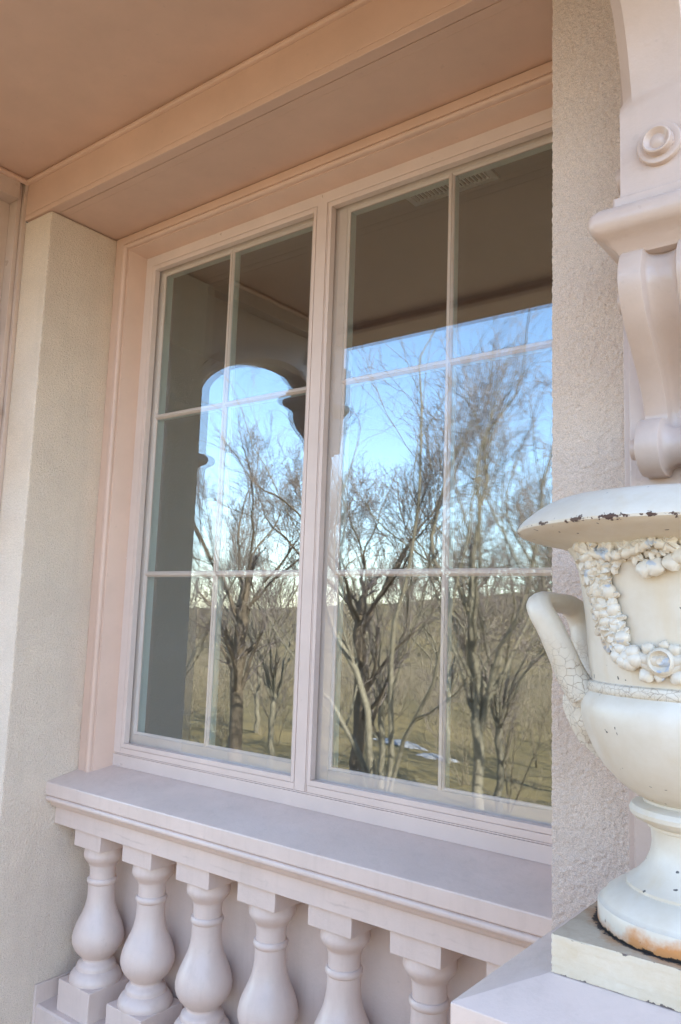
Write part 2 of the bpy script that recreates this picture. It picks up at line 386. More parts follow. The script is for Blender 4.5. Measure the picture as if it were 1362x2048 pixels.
# coarse stucco skin of the right pier, real relief, wrapped round its arris
def pier_skin():
    st = .0021; nz_ = int(2.0/st); L1 = .05; L2 = .27; nu = int((L1+L2)/st)
    def fld(n, m, s):
        a = rng.standard_normal((n, m)); F = np.fft.rfft2(a); ky = np.fft.fftfreq(n)[:, None]; kx = np.fft.rfftfreq(m)[None, :]
        o = np.fft.irfft2(F*np.exp(-2*(math.pi**2)*(s**2)*(kx**2+ky**2)), s=(n, m)); return o/o.std()
    hh = .70*fld(nz_, nu, .75)+.50*fld(nz_, nu, 1.6)+.25*fld(nz_, nu, 6)
    hh = np.tanh(hh*.8)*.0013
    u = np.linspace(-L1, L2, nu); z = np.linspace(-.06, ZS-.003, nz_)
    rr = .004
    bx = np.where(u < 0, 0, u); by = np.where(u < 0, -u, 0)
    nx = np.where(u < -rr, -1, np.where(u > rr, 0, -np.cos((np.clip(u, -rr, rr)/rr+1)*math.pi/4)))
    ny = np.where(u < -rr, 0, np.where(u > rr, -1, -np.sin((np.clip(u, -rr, rr)/rr+1)*math.pi/4)))
    X = XR+.002+bx[None]+hh*nx[None]; Y = YF+by[None]+hh*ny[None]; Z = np.repeat(z[:, None], nu, 1)
    v = np.stack([X, Y, Z], -1).reshape(-1, 3)
    i, j = np.meshgrid(np.arange(nz_-1), np.arange(nu-1), indexing='ij'); a = (i*nu+j).ravel()
    f = np.stack([a, a+1, a+nu+1, a+nu], -1)
    me = bpy.data.meshes.new('stucco_skin'); me.vertices.add(len(v)); me.vertices.foreach_set('co', v.ravel())
    me.loops.add(f.size); me.loops.foreach_set('vertex_index', f.ravel().astype(np.int32))
    me.polygons.add(len(f)); me.polygons.foreach_set('loop_start', (np.arange(len(f))*4).astype(np.int32))
    me.update(calc_edges=True); me.polygons.foreach_set('use_smooth', [True]*len(f))
    return me
sk = link('stucco_skin', pier_skin(), M['stucco_pier'], house, 0); sk['kind'] = 'stuff'
# header beam, soffit boards, sun-blocking wall above, wall below the sill
MB().box(-.2474, 1.95, YF-.006, .085, ZS+.02, 2.075, bev=.002).box(-.2474, 1.95, YF-.006, YF+.03, ZS+.0005, ZS+.0195, bev=.002).obj('header_beam', M['pink'], house)
for a, b in ((YF+.032, -.2915), (-.2910, .06)):
    part('soffit_board', M['pink'], house, .0004, b=(XL-.1, 1.9, a, b, ZS+.001, ZS+.019))
part('sun_block_wall', M['stucco'], house, 0, b=(-6, 12, -.02, .085, 2.08, 5.6))  # out of view, added to keep the sun off the porch
part('wall_below', M['stucco'], house, 0, b=(XL, 1.757, .035, .085, -1.6, -.06))
part('sun_block_eaves', M['pink'], house, 0, b=(-6.4, 12.4, -.5, 6, 5.6, 5.75))  # unseen overhang added only to shade the front

# ------------------------------------------------------------------ interior
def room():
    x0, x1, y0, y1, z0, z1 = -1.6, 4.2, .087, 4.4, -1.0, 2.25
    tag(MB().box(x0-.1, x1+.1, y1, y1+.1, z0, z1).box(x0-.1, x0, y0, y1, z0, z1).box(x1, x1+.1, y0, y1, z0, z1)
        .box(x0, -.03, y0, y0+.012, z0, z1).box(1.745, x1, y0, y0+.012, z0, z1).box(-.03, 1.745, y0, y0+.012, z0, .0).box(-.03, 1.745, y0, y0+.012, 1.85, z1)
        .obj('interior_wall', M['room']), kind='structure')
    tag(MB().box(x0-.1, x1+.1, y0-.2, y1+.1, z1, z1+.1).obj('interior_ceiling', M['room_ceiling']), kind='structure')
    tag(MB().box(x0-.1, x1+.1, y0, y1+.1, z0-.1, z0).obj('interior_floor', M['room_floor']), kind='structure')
    v = thing('ceiling_vent', (.84, .78, 2.25), 'small white slotted vent on the dim ceiling behind the right sash', 'vent')
    a0, a1, b0, b1 = .652, 1.035, .715, .842; w = .024
    MB().box(a0, a1, b1-w, b1, 2.238, 2.2495, bev=.002).box(a0, a1, b0, b0+w, 2.238, 2.2495, bev=.002).box(a0, a0+w, b0+w, b1-w, 2.238, 2.2495, bev=.002).box(a1-w, a1, b0+w, b1-w, 2.238, 2.2495, bev=.002).obj('vent_frame', M['vent'], v)
    MB().box(a0+w, a1-w, b0+w, b1-w, 2.2475, 2.2495).obj('vent_back', M['dark'], v)
    me = None; n = 19
    for i in range(n):
        x = a0+w+(a1-a0-2*w)*(i+.5)/n
        if me is None: me = MB().box(-.003, .003, b0+w, b1-w, 2.239, 2.247).mesh('slat')
        o = link('slat', me, M['vent'] if i == 0 else None, None, 0); o.location = (x, 0, 0); setp(o, v)
room()

# ------------------------------------------------------------------ window
win = thing('window', (.8555, 0, 0), 'large pink-framed double window, six panes per sash, reflecting bare trees', 'window')
FW, FH = 1.711, 1.85
def casing():
    pr = [(-.004, .02), (-.004, .003), (.013, -.066), (.0145, -.069), (.0185, -.0685), (.0195, -.071)]
    pr += [(.0305-.0115*math.cos(R(a)), -.074-.012*math.sin(R(a))) for a in range(0, 181, 20)]
    pr += [(.0425, -.070), (.0455, -.0695), (.047, -.0765), (.049, -.078), (.0835, -.078), (.087, -.075), (.0875, -.02)]
    rows = [[(-d, y, -.03) for d, y in pr], [(-d, y, FH+d*.765) for d, y in pr], [(1.752, y, FH+d*.765) for d, y in pr]]
    MB().grid(rows).obj('casing', M['pink'], win, 30)
    MB().box(FW+.003, 1.752, -.078, .02, -.03, FH+.001, bev=.002).obj('casing', M['pink'], win)
casing()
SX0, SX1, SX2, SX3, SZ0, SZ1 = .0571, .8191, .8918, FW-.0571, .0801, 1.793
g = .0016
def storm():
    ins = .0165; f = M['pink_frame']; bv = .0008
    def bx(name, *b): return MB().box(*b, bev=bv).obj(name, f, win)
    bx('storm_stile', .0015, SX0-ins-g, 0, .022, .0465, FH-.0015)
    bx('storm_stile', SX3+ins+g, FW-.0015, 0, .022, .0465, FH-.0015)
    bx('storm_mullion', SX1+.0125+g, SX2-.0125-.005-g, 0, .022, .0465, SZ1+ins+g+.0005)
    bx('storm_mullion', SX2-.0125-.005, SX2-.0125-g, .0004, .022, .0465, SZ1+ins+g+.0005)
    bx('storm_rail', SX0-ins-g+.0005, SX3+ins+g-.0005, 0, .022, SZ1+ins+g, FH-.0015)
    bx('storm_rail', SX0-ins-g+.0005, SX1+.0125, .0004, .022, .0465, SZ0-.0145-g)
    bx('storm_rail', SX2-.0125, SX3+ins+g-.0005, .0004, .022, .0465, SZ0-.0145-g)
    bx('storm_sill_rail', .0, FW, -.001, .022, .0, .0405)
    bx('storm_sill_rail', .0, FW, .0003, .022, .042, .045)
    MB().box(.004, FW-.004, .0035, .0215, .005, .0785).box(.004, FW-.004, .0035, .0215, SZ1+.002, FH-.004).box(.004, SX0-.002, .0035, .0215, .0785, SZ1+.002).box(SX3+.002, FW-.004, .0035, .0215, .0785, SZ1+.002).box(SX1+.002, SX2-.002, .0035, .0215, .0785, SZ1+.002).obj('storm_backing', f, win)
    for a, b, li, ri in ((SX0, SX1, ins, .0125), (SX2, SX3, .0125, ins)):
        m = MB(); t = .0008
        # bead that holds the outer pane: a mitred insert with a small chamfer
        def ring(o0, o1, y0, y1, b0):
            pass
        for (x0, x1, z0, z1) in ((a-li, a, SZ0-.0145, SZ1+ins), (b, b+ri, SZ0-.0145, SZ1+ins), (a, b, SZ1, SZ1+ins), (a, b, SZ0-.0145, SZ0)):
            m.box(x0, x1, -.0006, .022, z0, z1, bev=.001)
        m.obj('pane_bead', f, win)
        me = MB(); me.add([(a-.001, .0212, SZ0-.001), (b+.001, .0212, SZ0-.001), (b+.001, .0212, SZ1+.001), (a-.001, .0212, SZ1+.001)], [(0, 1, 2, 3)])
        me.obj('storm_pane', M['storm_glass'], win, 0)
    for x, z in ((.40, FH-.012), (.852, FH-.013), (1.37, FH-.012), (-.002, 1.15), (.003, .72), (.05, .010), (.86, -.004), (1.3, .4)):
        if x < 1.3: MB().lathe([(0, .004), (.0022, .0035), (.003, .001), (.003, -.002)], 8, (x, -.001, z), '-Y').obj('screw', M['pink_frame'], win)
storm()
YS = .031
def sash(a0, a1, am):
    o0, o1, z0, z1 = a0, a1, .1099, 1.7857; W_ = .045
    m = MB()
    L, Rr, B, T = a0-W_, a1+W_, .03, 1.84
    for x0, x1, zz0, zz1 in ((L, a0, B, T), (a1, Rr, B, T), (a0, a1, B, z0), (a0, a1, z1, T)):
        m.box(x0, x1, YS, YS+.0105, zz0, zz1, 0, .0012); m.box(x0, x1, YS+.0115, YS+.048, zz0, zz1, 1, .001)
    # moulded sight edge
    s_ = .008
    pr = [(0, YS+.0002), (-.003, YS+.0045), (-.0075, YS+.0065), (-.0085, YS+.0103), (0.001, YS+.0104)]
    rows = []
    for (x, z, sx, sz) in ((a0, z0, -1, -1), (a1, z0, 1, -1), (a1, z1, 1, 1), (a0, z1, -1, 1)):
        rows.append([(x+sx*d, y, z+sz*d) for d, y in pr])
    m.grid(rows, 0, close_v=True)
    fr = m.obj('sash', [M['pink_frame'], M['white_in']], win)
    zs_ = [.6652, 1.2378]
    def bar_prof():
        front = [(-.010, YS+.0105), (-.0085, YS+.0060), (-.0045, YS+.0035), (-.0040, YS+.0005), (.0040, YS+.0005), (.0045, YS+.0035), (.0085, YS+.0060), (.010, YS+.0105)]
        back = [(-.010, YS+.0118), (-.010, YS+.030), (-.0062, YS+.036), (-.0055, YS+.041), (.0055, YS+.041), (.0062, YS+.036), (.010, YS+.030), (.010, YS+.0118)]
        return front, back
    f_, b_ = bar_prof()
    v = MB()
    v.prism([(am+d, y) for d, y in f_], 'Z', z0-.001, z1+.001, 0).prism([(am+d, y) for d, y in b_], 'Z', z0-.001, z1+.001, 1)
    v.obj('muntin', [M['pink_frame'], M['white_in']], fr)
    for z in zs_:
        for x0, x1 in ((a0-.001, am-.0042), (am+.0042, a1+.001)):
            h = MB(); h.prism([(y+.0004, z+d) for d, y in f_], 'X', x0, x1, 0).prism([(y, z+d) for d, y in b_], 'X', x0, x1, 1)
            h.obj('muntin', [M['pink_frame'], M['white_in']], fr)
    ze = [z0]+zs_+[z1]
    for x0, x1 in ((a0, am), (am, a1)):
        for i in range(3):
            p = MB(); t1, t2 = random.uniform(-.00008, .00008), random.uniform(-.00008, .00008)
            e = .004
            p.add([(x0-e, YS+.0109+t1, ze[i]-e), (x1+e, YS+.0109-t1+t2, ze[i]-e), (x1+e, YS+.0109-t1, ze[i+1]+e), (x0-e, YS+.0109+t1-t2, ze[i+1]+e)], [(0, 1, 2, 3)])
            p.obj('pane', M['sash_glass'], fr, 0)
sash(.0664, .792, .424)
sash(.9285, 1.656, 1.2921)
# stops between sash and room
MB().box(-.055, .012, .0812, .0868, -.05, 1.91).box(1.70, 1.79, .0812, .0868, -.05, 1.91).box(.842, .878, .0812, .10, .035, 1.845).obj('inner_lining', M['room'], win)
MB().box(-.05, .0, .0225, .0805, -.05, 1.91).box(FW, 1.78, .0225, .0805, -.05, 1.91).box(.0, FW, .0225, .0805, 1.842, 1.91).box(.0, FW, .0225, .0805, -.05, .028).box(.839, .881, .0225, .0805, .028, 1.842).obj('frame_box', M['pink_frame'], win)

# ------------------------------------------------------------------ sill and balustrade
bal = thing('balustrade', (.832, -.1, -1.0), 'painted sill and row of vase-shaped balusters under the window', 'balustrade')
def sill():
    x0, x1 = XL+.001, 1.7515
    MB().prism([(.03, .001), (-.002, -.0005), (-.190, -.0405), (-.1945, -.0425), (-.1959, -.046), (-.1959, -.0815), (-.194, -.083), (.03, -.083)], 'X', x0, x1).obj('sill_slab', M['pink_old'], bal, 25)
    pr = [(-.12, -.0835), (-.184, -.0835), (-.187, -.086)]+[(-.184-.0105*math.sin(R(a)), -.0955+.0105*math.cos(R(a))) for a in range(20, 175, 18)]
    pr += [(-.176, -.1065), (-.1755, -.110)]+[(-.1545-.019*math.cos(R(a)), -.110-.017*math.sin(R(a))) for a in range(15, 91, 15)]+[(-.12, -.1275)]
    MB().prism(pr, 'X', x0, x1).obj('sill_moulding', M['pink_old'], bal, 30)
    MB().box(x0, x1, -.153, .02, -.182, -.128, bev=.0015).obj('frieze', M['frieze'], bal)
    MB().box(x0, x1, .018, .034, -1.0, -.1825).obj('back_panel', M['pink_old'], bal)
    MB().prism([(.017, -.735), (-.10, -.738), (-.170, -.7425), (-.176, -.748), (-.176, -.80), (-.160, -.81), (-.160, -1.0), (.017, -1.0)], 'X', x0, x1).obj('bottom_rail', M['pink_old'], bal, 25)
    MB().box(XL+.0008, XL+.012, -.182, .016, -1.0, -.682, bev=.002).obj('end_cleat', M['pink_old'], bal)
sill()
FB = 1.0168
pz = [(-.2393, .0600), (-.2420, .0622), (-.2465, .0630), (-.2525, .0622), (-.2593, .0592), (-.266, .0545), (-.2722, .0490), (-.277, .0452), (-.2795, .0436), (-.284, .0432), (-.2845, .0414), (-.289, .0410), (-.2991, .0406), (-.3185, .0406), (-.3195, .0440), (-.324, .0468), (-.3286, .0475), (-.333, .0468), (-.3375, .0440), (-.3385, .0424), (-.343, .0421),
      (-.3744, .0428), (-.392, .0450), (-.41, .0490), (-.428, .0558), (-.4453, .0640), (-.463, .0717), (-.4805, .0775), (-.498, .0808), (-.512, .0798), (-.5259, .0752), (-.539, .0675), (-.5502, .0575), (-.557, .0490), (-.5606, .0452), (-.5665, .0448), (-.5695, .0465), (-.574, .0545), (-.5785, .0592), (-.5825, .0605), (-.5925, .0612), (-.594, .0640), (-.598, .0690), (-.606, .0755), (-.6158, .0805), (-.6255, .0815), (-.6345, .0785), (-.640, .0740), (-.643, .0735)]
pz = [(r*FB, .5429-(.5429-z)*FB) for z, r in pz]
bx0, bs, bw = .0142, .2504, .1381
yb = -.141; yax = yb+bw/2
ztop, zcb = -.1822, -.236; zbt = -.6475; zrb = -.736
pz[0] = (pz[0][0], zcb-.0005); pz[-1] = (pz[-1][0], zbt+.0004)
pz = [(.02, zcb-.0004)]+pz
me_b = MB().lathe(pz, 56).mesh('baluster'); me_c = MB().box(-bw/2, bw/2, -bw/2, bw/2, zcb, ztop, bev=.0022).mesh('cap_block'); me_d = MB().box(-.0815, .0815, -.0815, .0815, zrb-.006, zbt, bev=.003).mesh('base_block')
for i in range(7):
    xx = bx0+i*bs+bw/2
    b = link('baluster', me_b, M['pink_old'], None, 32 if i == 0 else 0); b.location = (xx, yax, 0); b.rotation_euler.z = random.uniform(0, 6); setp(b, bal)
    for n_, me_ in (('cap_block', me_c), ('base_block', me_d)):
        o = link(n_, me_, M['pink_old'], None, 32 if i == 0 else 0)
        o.parent = b; o.matrix_parent_inverse = Matrix.Rotation(-b.rotation_euler.z, 4, 'Z')
        o.location = (0, 0, 0)

# ------------------------------------------------------------------ porch roof
YO = -1.40
roof = thing('porch_roof', (.832, -.95, 2.3), 'flat pink-painted porch ceiling and outer beam above the window', 'porch roof')
MB().box(-.56, 2.26, YO-.2, YF-.0065, 2.0755, 2.11).obj('ceiling_panel', M['pink'], roof)
MB().box(-.62, 2.32, YO-.27, .0, 2.111, 2.20).obj('roof_slab', M['roof'], roof)
MB().box(-.56, 2.26, YO-.2, YO, 2.035, 2.075, bev=.003).obj('outer_beam', M['pink'], roof)
hr = [(.0, .0), (.0, -.0225)]+[(-.004-.009*math.sin(R(a)), -.0125-.0095*math.cos(R(a))) for a in range(0, 181, 20)]+[(-.0045, -.0005)]
MB().prism([(YF-.0062+d, 2.0752+z) for d, z in hr], 'X', -.2474+.004, 1.92).obj('cove_moulding', M['pink'], roof, 30)
for xq, sg in ((-.2472, -1), (1.917, 1)):
    MB().prism([(xq+sg*d, 2.0752+z) for d, z in hr], 'Y', YO+.001, YF-.0065).obj('cove_moulding', M['pink'], roof, 30)
tag(MB().box(-2.2, 4.2, YO-.25, .02, -1.12, -1.0).obj('porch_floor', M['porch_floor']), kind='structure')

# ------------------------------------------------------------------ bracketed arches
def disc(k=1.0):
    return [(0, .019), (.005, .0185), (.010, .0158), (.0125, .0145), (.0145, .0155), (.0185, .0215), (.0205, .0225), (.0225, .0215), (.0235, .0185), (.0240, .009), (.0245, .0085), (.0310, .0095), (.0345, .0085), (.0360, .006), (.0362, -.002)]
def arch(xc, label):
    t = thing('arched_bracket', (xc, -.45, .79), label, 'bracket', 'bracketed arches of the porch')
    P = M['pink_bracket']; hw = .066
    MB().box(xc-.113, xc+.113, -.368, YF-.0005, -1.0, 2.075, bev=.002).box(xc-.098, xc+.098, -.386, -.3685, -1.0, 2.0745, bev=.003).obj('backing_board', P, t)
    MB().box(xc-.113, xc+.113, YO+.0005, -.3865, 1.99, 2.0748, bev=.002).obj('architrave', P, t)
    curve = catmull([(-.5145, 1.395), (-.524, 1.455), (-.546, 1.53), (-.582, 1.592), (-.640, 1.645), (-.730, 1.700), (-.840, 1.745), (-.95, 1.774), (-1.06, 1.785), (-1.16, 1.776), (-1.254, 1.748)], 4)
    nrm = []
    for i in range(len(curve)):
        a = np.array(curve[min(i+1, len(curve)-1)])-np.array(curve[max(i-1, 0)]); a = a/np.linalg.norm(a); nrm.append((-a[1], a[0]) if False else (a[1], -a[0]))
    def offs(d): return [(y+ny*d, z+nz_*d) for (y, z), (ny, nz_) in zip(curve, nrm)]
    if offs(.05)[len(curve)//2][1] < curve[len(curve)//2][1]: nrm = [(-a, -b) for a, b in nrm]
    # spandrel plate behind the raised archivolt
    poly = [(-.3868, 1.30), (-.50, 1.30)]+[p for p in offs(.02) if p[0] < -.50]+[(-1.27, 1.76), (-1.585, 1.76), (-1.585, 2.033), (YO, 2.033), (YO, 1.9895), (-.3868, 1.9895)]
    MB().prism(poly, 'X', xc-.05, xc+.05).obj('spandrel_panel', P, t, 30)
    def loop(ch):
        inner = []; n = len(curve)
        for i, ((y, z), (ny, nz_)) in enumerate(zip(curve, nrm)):
            k = ch*min(1, max(0, (i-1.5)/1.5))*min(1, max(0, (n-2.5-i)/2)); inner.append((y+ny*k, z+nz_*k))
        o = offs(.072); out = [p for p in reversed(o) if p[1] > 1.62 and -1.22 < p[0]]
        return [(-.516, 1.256), (-.5155, 1.33)]+inner+[(-1.2595, 1.735), (-1.26, 1.715), (-1.59, 1.715), (-1.59, 1.91), (-1.255, 1.91), (-1.245, 1.835)]+out+[(-.50, 1.64), (-.455, 1.56), (-.3869, 1.50), (-.3869, 1.256)]
    l0, l1 = loop(.024), loop(0); rows = [[(xc-hw, *p) for p in l0], [(xc-.044, *p) for p in l1], [(xc+.044, *p) for p in l1], [(xc+hw, *p) for p in l0]]
    m = MB().grid(rows, close_u=True); n = len(l0); m.f += [tuple(range(n)), tuple(range(3*n, 4*n))]; m.m += [0, 0]
    m.obj('archivolt', P, t, 28)
    # moulding wrapped round the block
    pr = [(-.01, 1.256), (.010, 1.256), (.011, 1.2545), (.011, 1.236), (.016, 1.2335)]
    pr += [(.019+.026*math.sin(R(a)), 1.2065+.027*math.cos(R(a))) for a in range(5, 150, 14)]
    pr += [(.024, 1.1795), (.017, 1.172), (.007, 1.163), (.002, 1.155), (-.012, 1.152), (-.05, 1.152)]
    def wrap(y_in, y_out, sgn, up=0.0):
        rows = []
        for d, z in pr:
            ff = y_out+sgn*d
            rr_ = max(.0, min(.014, d*.45)); row = [(xc-hw-d, y_in, z)]
            for q in range(5):
                a_ = R(90*q/4); row.append((xc-hw-d+rr_*(1-math.cos(a_)), ff-sgn*rr_*(1-math.sin(a_)), z))
            for q in range(5):
                a_ = R(90-90*q/4); row.append((xc+hw+d-rr_*(1-math.cos(a_)), ff-sgn*rr_*(1-math.sin(a_)), z))
            row.append((xc+hw+d, y_in, z)); rows.append([(x_, y_, z_+up) for x_, y_, z_ in row])
        return rows
    MB().grid(wrap(-.3862, -.516, -1)).obj('moulding', P, t, 40)
    MB().grid(wrap(-1.57, -1.26, 1, .46)).obj('moulding', P, t, 40)
    # scroll console with fluted front
    pf = catmull([(-.505, 1.185), (-.515, 1.165), (-.530, 1.148), (-.540, 1.120), (-.535, 1.085), (-.510, 1.040), (-.470, .998), (-.434, .960), (-.411, .925), (-.402, .905)], 7)
    sc = arc(-.414, .846, .050, 118, 300, 26)
    sc = [(y, z) for y, z in [(-.414+.050*math.cos(R(a)), .846+.050*math.sin(R(a))) for a in np.linspace(108, 285, 28)]]
    pf = pf+[(-.403, .8985)]+sc+[(-.387, .797)]
    N2 = []
    for i in range(len(pf)):
        a = np.array(pf[min(i+1, len(pf)-1)])-np.array(pf[max(i-1, 0)]); a /= max(1e-9, np.linalg.norm(a)); N2.append((a[1], -a[0]))
    xs = [(-hw, .004), (-hw+.0012, .0012), (-hw+.004, 0), (-.030, 0), (-.0275, .0008), (-.026, .004)]
    xs += [(.0245*math.sin(R(a)), .0075+.0125*math.cos(R(a))) for a in range(-80, 81, 16)]
    xs += [(-x, d) for x, d in reversed(xs[:6])]
    rows = []
    for (y, z), (ny, nz_) in zip(pf, N2):
        row = []
        for x, d in xs:
            yy = y-ny*d*(1 if ny < 0 or True else 1); zz = z-nz_*d
            row.append((xc+x, yy, zz))
        rows.append(row)
    # make sure the shift is inwards (towards the board)
    if rows[5][len(xs)//2][1] < rows[5][2][1]:
        rows = [[(xc+x, y+ny*d, z+nz_*d) for x, d in xs] for (y, z), (ny, nz_) in zip(pf, N2)]
    m = MB().grid(rows); nn = len(xs); b = len(m.v)
    for s_ in (0, nn-1):
        c0 = len(m.v); m.v += [(rows[i][s_][0], rows[i][s_][1], rows[i][s_][2]) for i in range(len(rows))]+[(rows[0][s_][0], -.3862, .797), (rows[0][s_][0], -.3862, 1.185)]
        m.f.append(tuple(range(c0, c0+len(rows)+2))); m.m.append(0)
    m.obj('console', P, t, 35)
    # medallions
    for y, z, k in ((-.452, 1.325, 1.0), (-.455, 1.098, .95), (-.414, .846, .8)):
        for sg in (-1, 1):
            MB().lathe([(r_*k, sg*(h*k)+sg*hw) for r_, h in disc()], 28, (xc, y, z), 'X').obj('medallion', P, t, 35)
    for sg in (-1, 1): MB().lathe([(r_*1.3, sg*(h*1.3)+sg*hw) for r_, h in disc()], 28, (xc, -1.43, 1.82), 'X').obj('medallion', P, t, 35)
    MB().lathe(disc(), 40, (xc, -.516, 1.334), '-Y').obj('medallion', P, t, 35)
    # smaller console and turned drop under the outer corner
    po = catmull([(-1.150, 1.575), (-1.138, 1.555), (-1.136, 1.52), (-1.165, 1.475), (-1.225, 1.43), (-1.265, 1.40), (-1.262, 1.375), (-1.285, 1.352), (-1.32, 1.345), (-1.345, 1.36)], 5)
    po = [(y-.125, z+.06) for y, z in po]
    MB().prism(po+[(-1.56, 1.42), (-1.58, 1.635)], 'X', xc-hw+.004, xc+hw-.004).obj('console', P, t, 35)
    MB().lathe([(.0, 1.20), (.012, 1.202), (.022, 1.217), (.023, 1.232), (.015, 1.245), (.014, 1.255), (.034, 1.272), (.045, 1.295), (.047, 1.315), (.040, 1.335), (.036, 1.342), (.055, 1.346), (.057, 1.358), (.05, 1.38)], 32, (xc, -1.50, .06)).obj('drop', P, t, 35)
    return t
arch(2.011, 'fluted scroll bracket and arch on the stucco pier above the white urn')
arch(-.3605, 'bracketed arch at the far left end of the porch, seen mirrored in the left sash')

# ------------------------------------------------------------------ pedestal, slab, urn
UX, UY = 2.068, -.612
ped = thing('pedestal', (UX, UY, -1.0), 'square pink pedestal with a sloped cap, in front of the stucco pier', 'pedestal')
def cap():
    x0, x1, y0, y1 = 1.83, 2.306, -.85, -.392; a, b, c, d = UX-.146, UX+.146, UY-.146, UY+.146; zc, zt = .063, .0955
    m = MB(); m.add([(x0, y0, zc), (x1, y0, zc), (x1, y1, zc), (x0, y1, zc), (a, c, zt), (b, c, zt), (b, d, zt), (a, d, zt), (x0, y0, -.06), (x1, y0, -.06), (x1, y1, -.06), (x0, y1, -.06)],
          [(0, 1, 5, 4), (1, 2, 6, 5), (2, 3, 7, 6), (3, 0, 4, 7), (4, 5, 6, 7), (8, 9, 1, 0), (9, 10, 2, 1), (10, 11, 3, 2), (11, 8, 0, 3), (11, 10, 9, 8)])
    bm = bmesh.new(); me = m.mesh('cap'); bm.from_mesh(me); bmesh.ops.bevel(bm, geom=bm.edges[:], offset=.0018, segments=2, profile=.5, affect='EDGES'); bm.to_mesh(me); bm.free()
    link('cap', me, M['pink_old'], ped, 20)
    MB().box(x0+.02, x1-.02, y0+.02, y1-.001, -.10, -.0605, bev=.006).obj('cap_moulding', M['pink_old'], ped)
    MB().box(x0+.045, x1-.045, y0+.045, y1-.001, -.88, -.101, bev=.003).obj('die', M['pink_old'], ped)
    MB().box(x0+.01, x1-.01, y0+.01, y1-.001, -1.0, -.881, bev=.004).obj('plinth', M['pink_old'], ped)
cap()
def slab():
    h = .144; z0, z1 = .0962, .1436; n = 26; m = MB()
    bm = bmesh.new(); bmesh.ops.create_cube(bm, size=1)
    for v in bm.verts: v.co = (UX+v.co.x*2*h, UY+v.co.y*2*h, (z0+z1)/2+v.co.z*(z1-z0))
    bmesh.ops.subdivide_edges(bm, edges=bm.edges[:], cuts=22, use_grid_fill=True)
    for v in bm.verts:
        ex = abs(abs(v.co.x-UX)-h) < 1e-5; ey = abs(abs(v.co.y-UY)-h) < 1e-5; ez = abs(v.co.z-z1) < 1e-5
        if ex+ey+ez >= 2 and v.co.z > z0+.001:
            k = random.uniform(.0003, .0010)*(2.6 if random.random() < .07 else 1)
            v.co.x -= k*(1 if v.co.x > UX else -1)*ex; v.co.y -= k*(1 if v.co.y > UY else -1)*ey; v.co.z -= k*.8*ez
        else:
            v.co += Vector((random.gauss(0, .0003), random.gauss(0, .0003), random.gauss(0, .0002) if not ez else 0))
    me = bpy.data.meshes.new('stone_slab'); bm.to_mesh(me); bm.free()
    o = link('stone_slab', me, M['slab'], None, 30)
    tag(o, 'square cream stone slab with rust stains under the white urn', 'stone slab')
slab()
urn = thing('garden_urn', (UX, UY, .1436), 'white cast iron garden urn with fruit garland and flaking paint', 'urn')
body = [(.1335, .4742), (.1325, .463), (.1345, .4615), (.1365, .458), (.1365, .455), (.1345, .4525), (.1385, .449), (.1448, .4405), (.1482, .4312), (.1478, .4173), (.1448, .405), (.1408, .3933), (.1314, .3718), (.1181, .3501), (.1009, .3324), (.0813, .3175), (.069, .3115), (.066, .3095), (.066, .306), (.074, .3045), (.081, .3015), (.0842, .2955), (.0835, .290), (.0791, .2852), (.0705, .281), (.063, .2785), (.0605, .2765), (.0605, .273), (.0572, .2715), (.0552, .252), (.0584, .2372), (.0656, .2219), (.0774, .2088), (.0865, .2025), (.0892, .2005), (.0892, .1965), (.095, .1945), (.1048, .1895), (.1154, .1815), (.1194, .1752), (.121, .1728), (.1255, .170), (.1268, .166), (.1268, .1452), (.1262, .1437), (.02, .1437)]
up_ = [(.1362, .486), (.1382, .5128), (.1414, .5555), (.1461, .5914), (.1500, .6167), (.1560, .6348), (.1655, .6492), (.1800, .6545), (.199, .6590), (.2200, .6635), (.2335, .6685), (.2370, .6712), (.2377, .6745), (.2350, .6795), (.2300, .6860), (.212, .7010), (.1960, .7110), (.1833, .7165), (.178, .7168), (.1735, .7150), (.160, .69), (.140, .655), (.128, .60), (.120, .50), (.08, .47), (.0, .465)]
MB().lathe(list(reversed(up_))+body, 96, (UX, UY, 0)).obj('bowl', M['urn'], urn, 32)
BR = sorted([(z, r) for r, z in up_[:8]+body[:13]])
def Rz(z): return float(np.interp(z, [b[0] for b in BR], [b[1] for b in BR]))
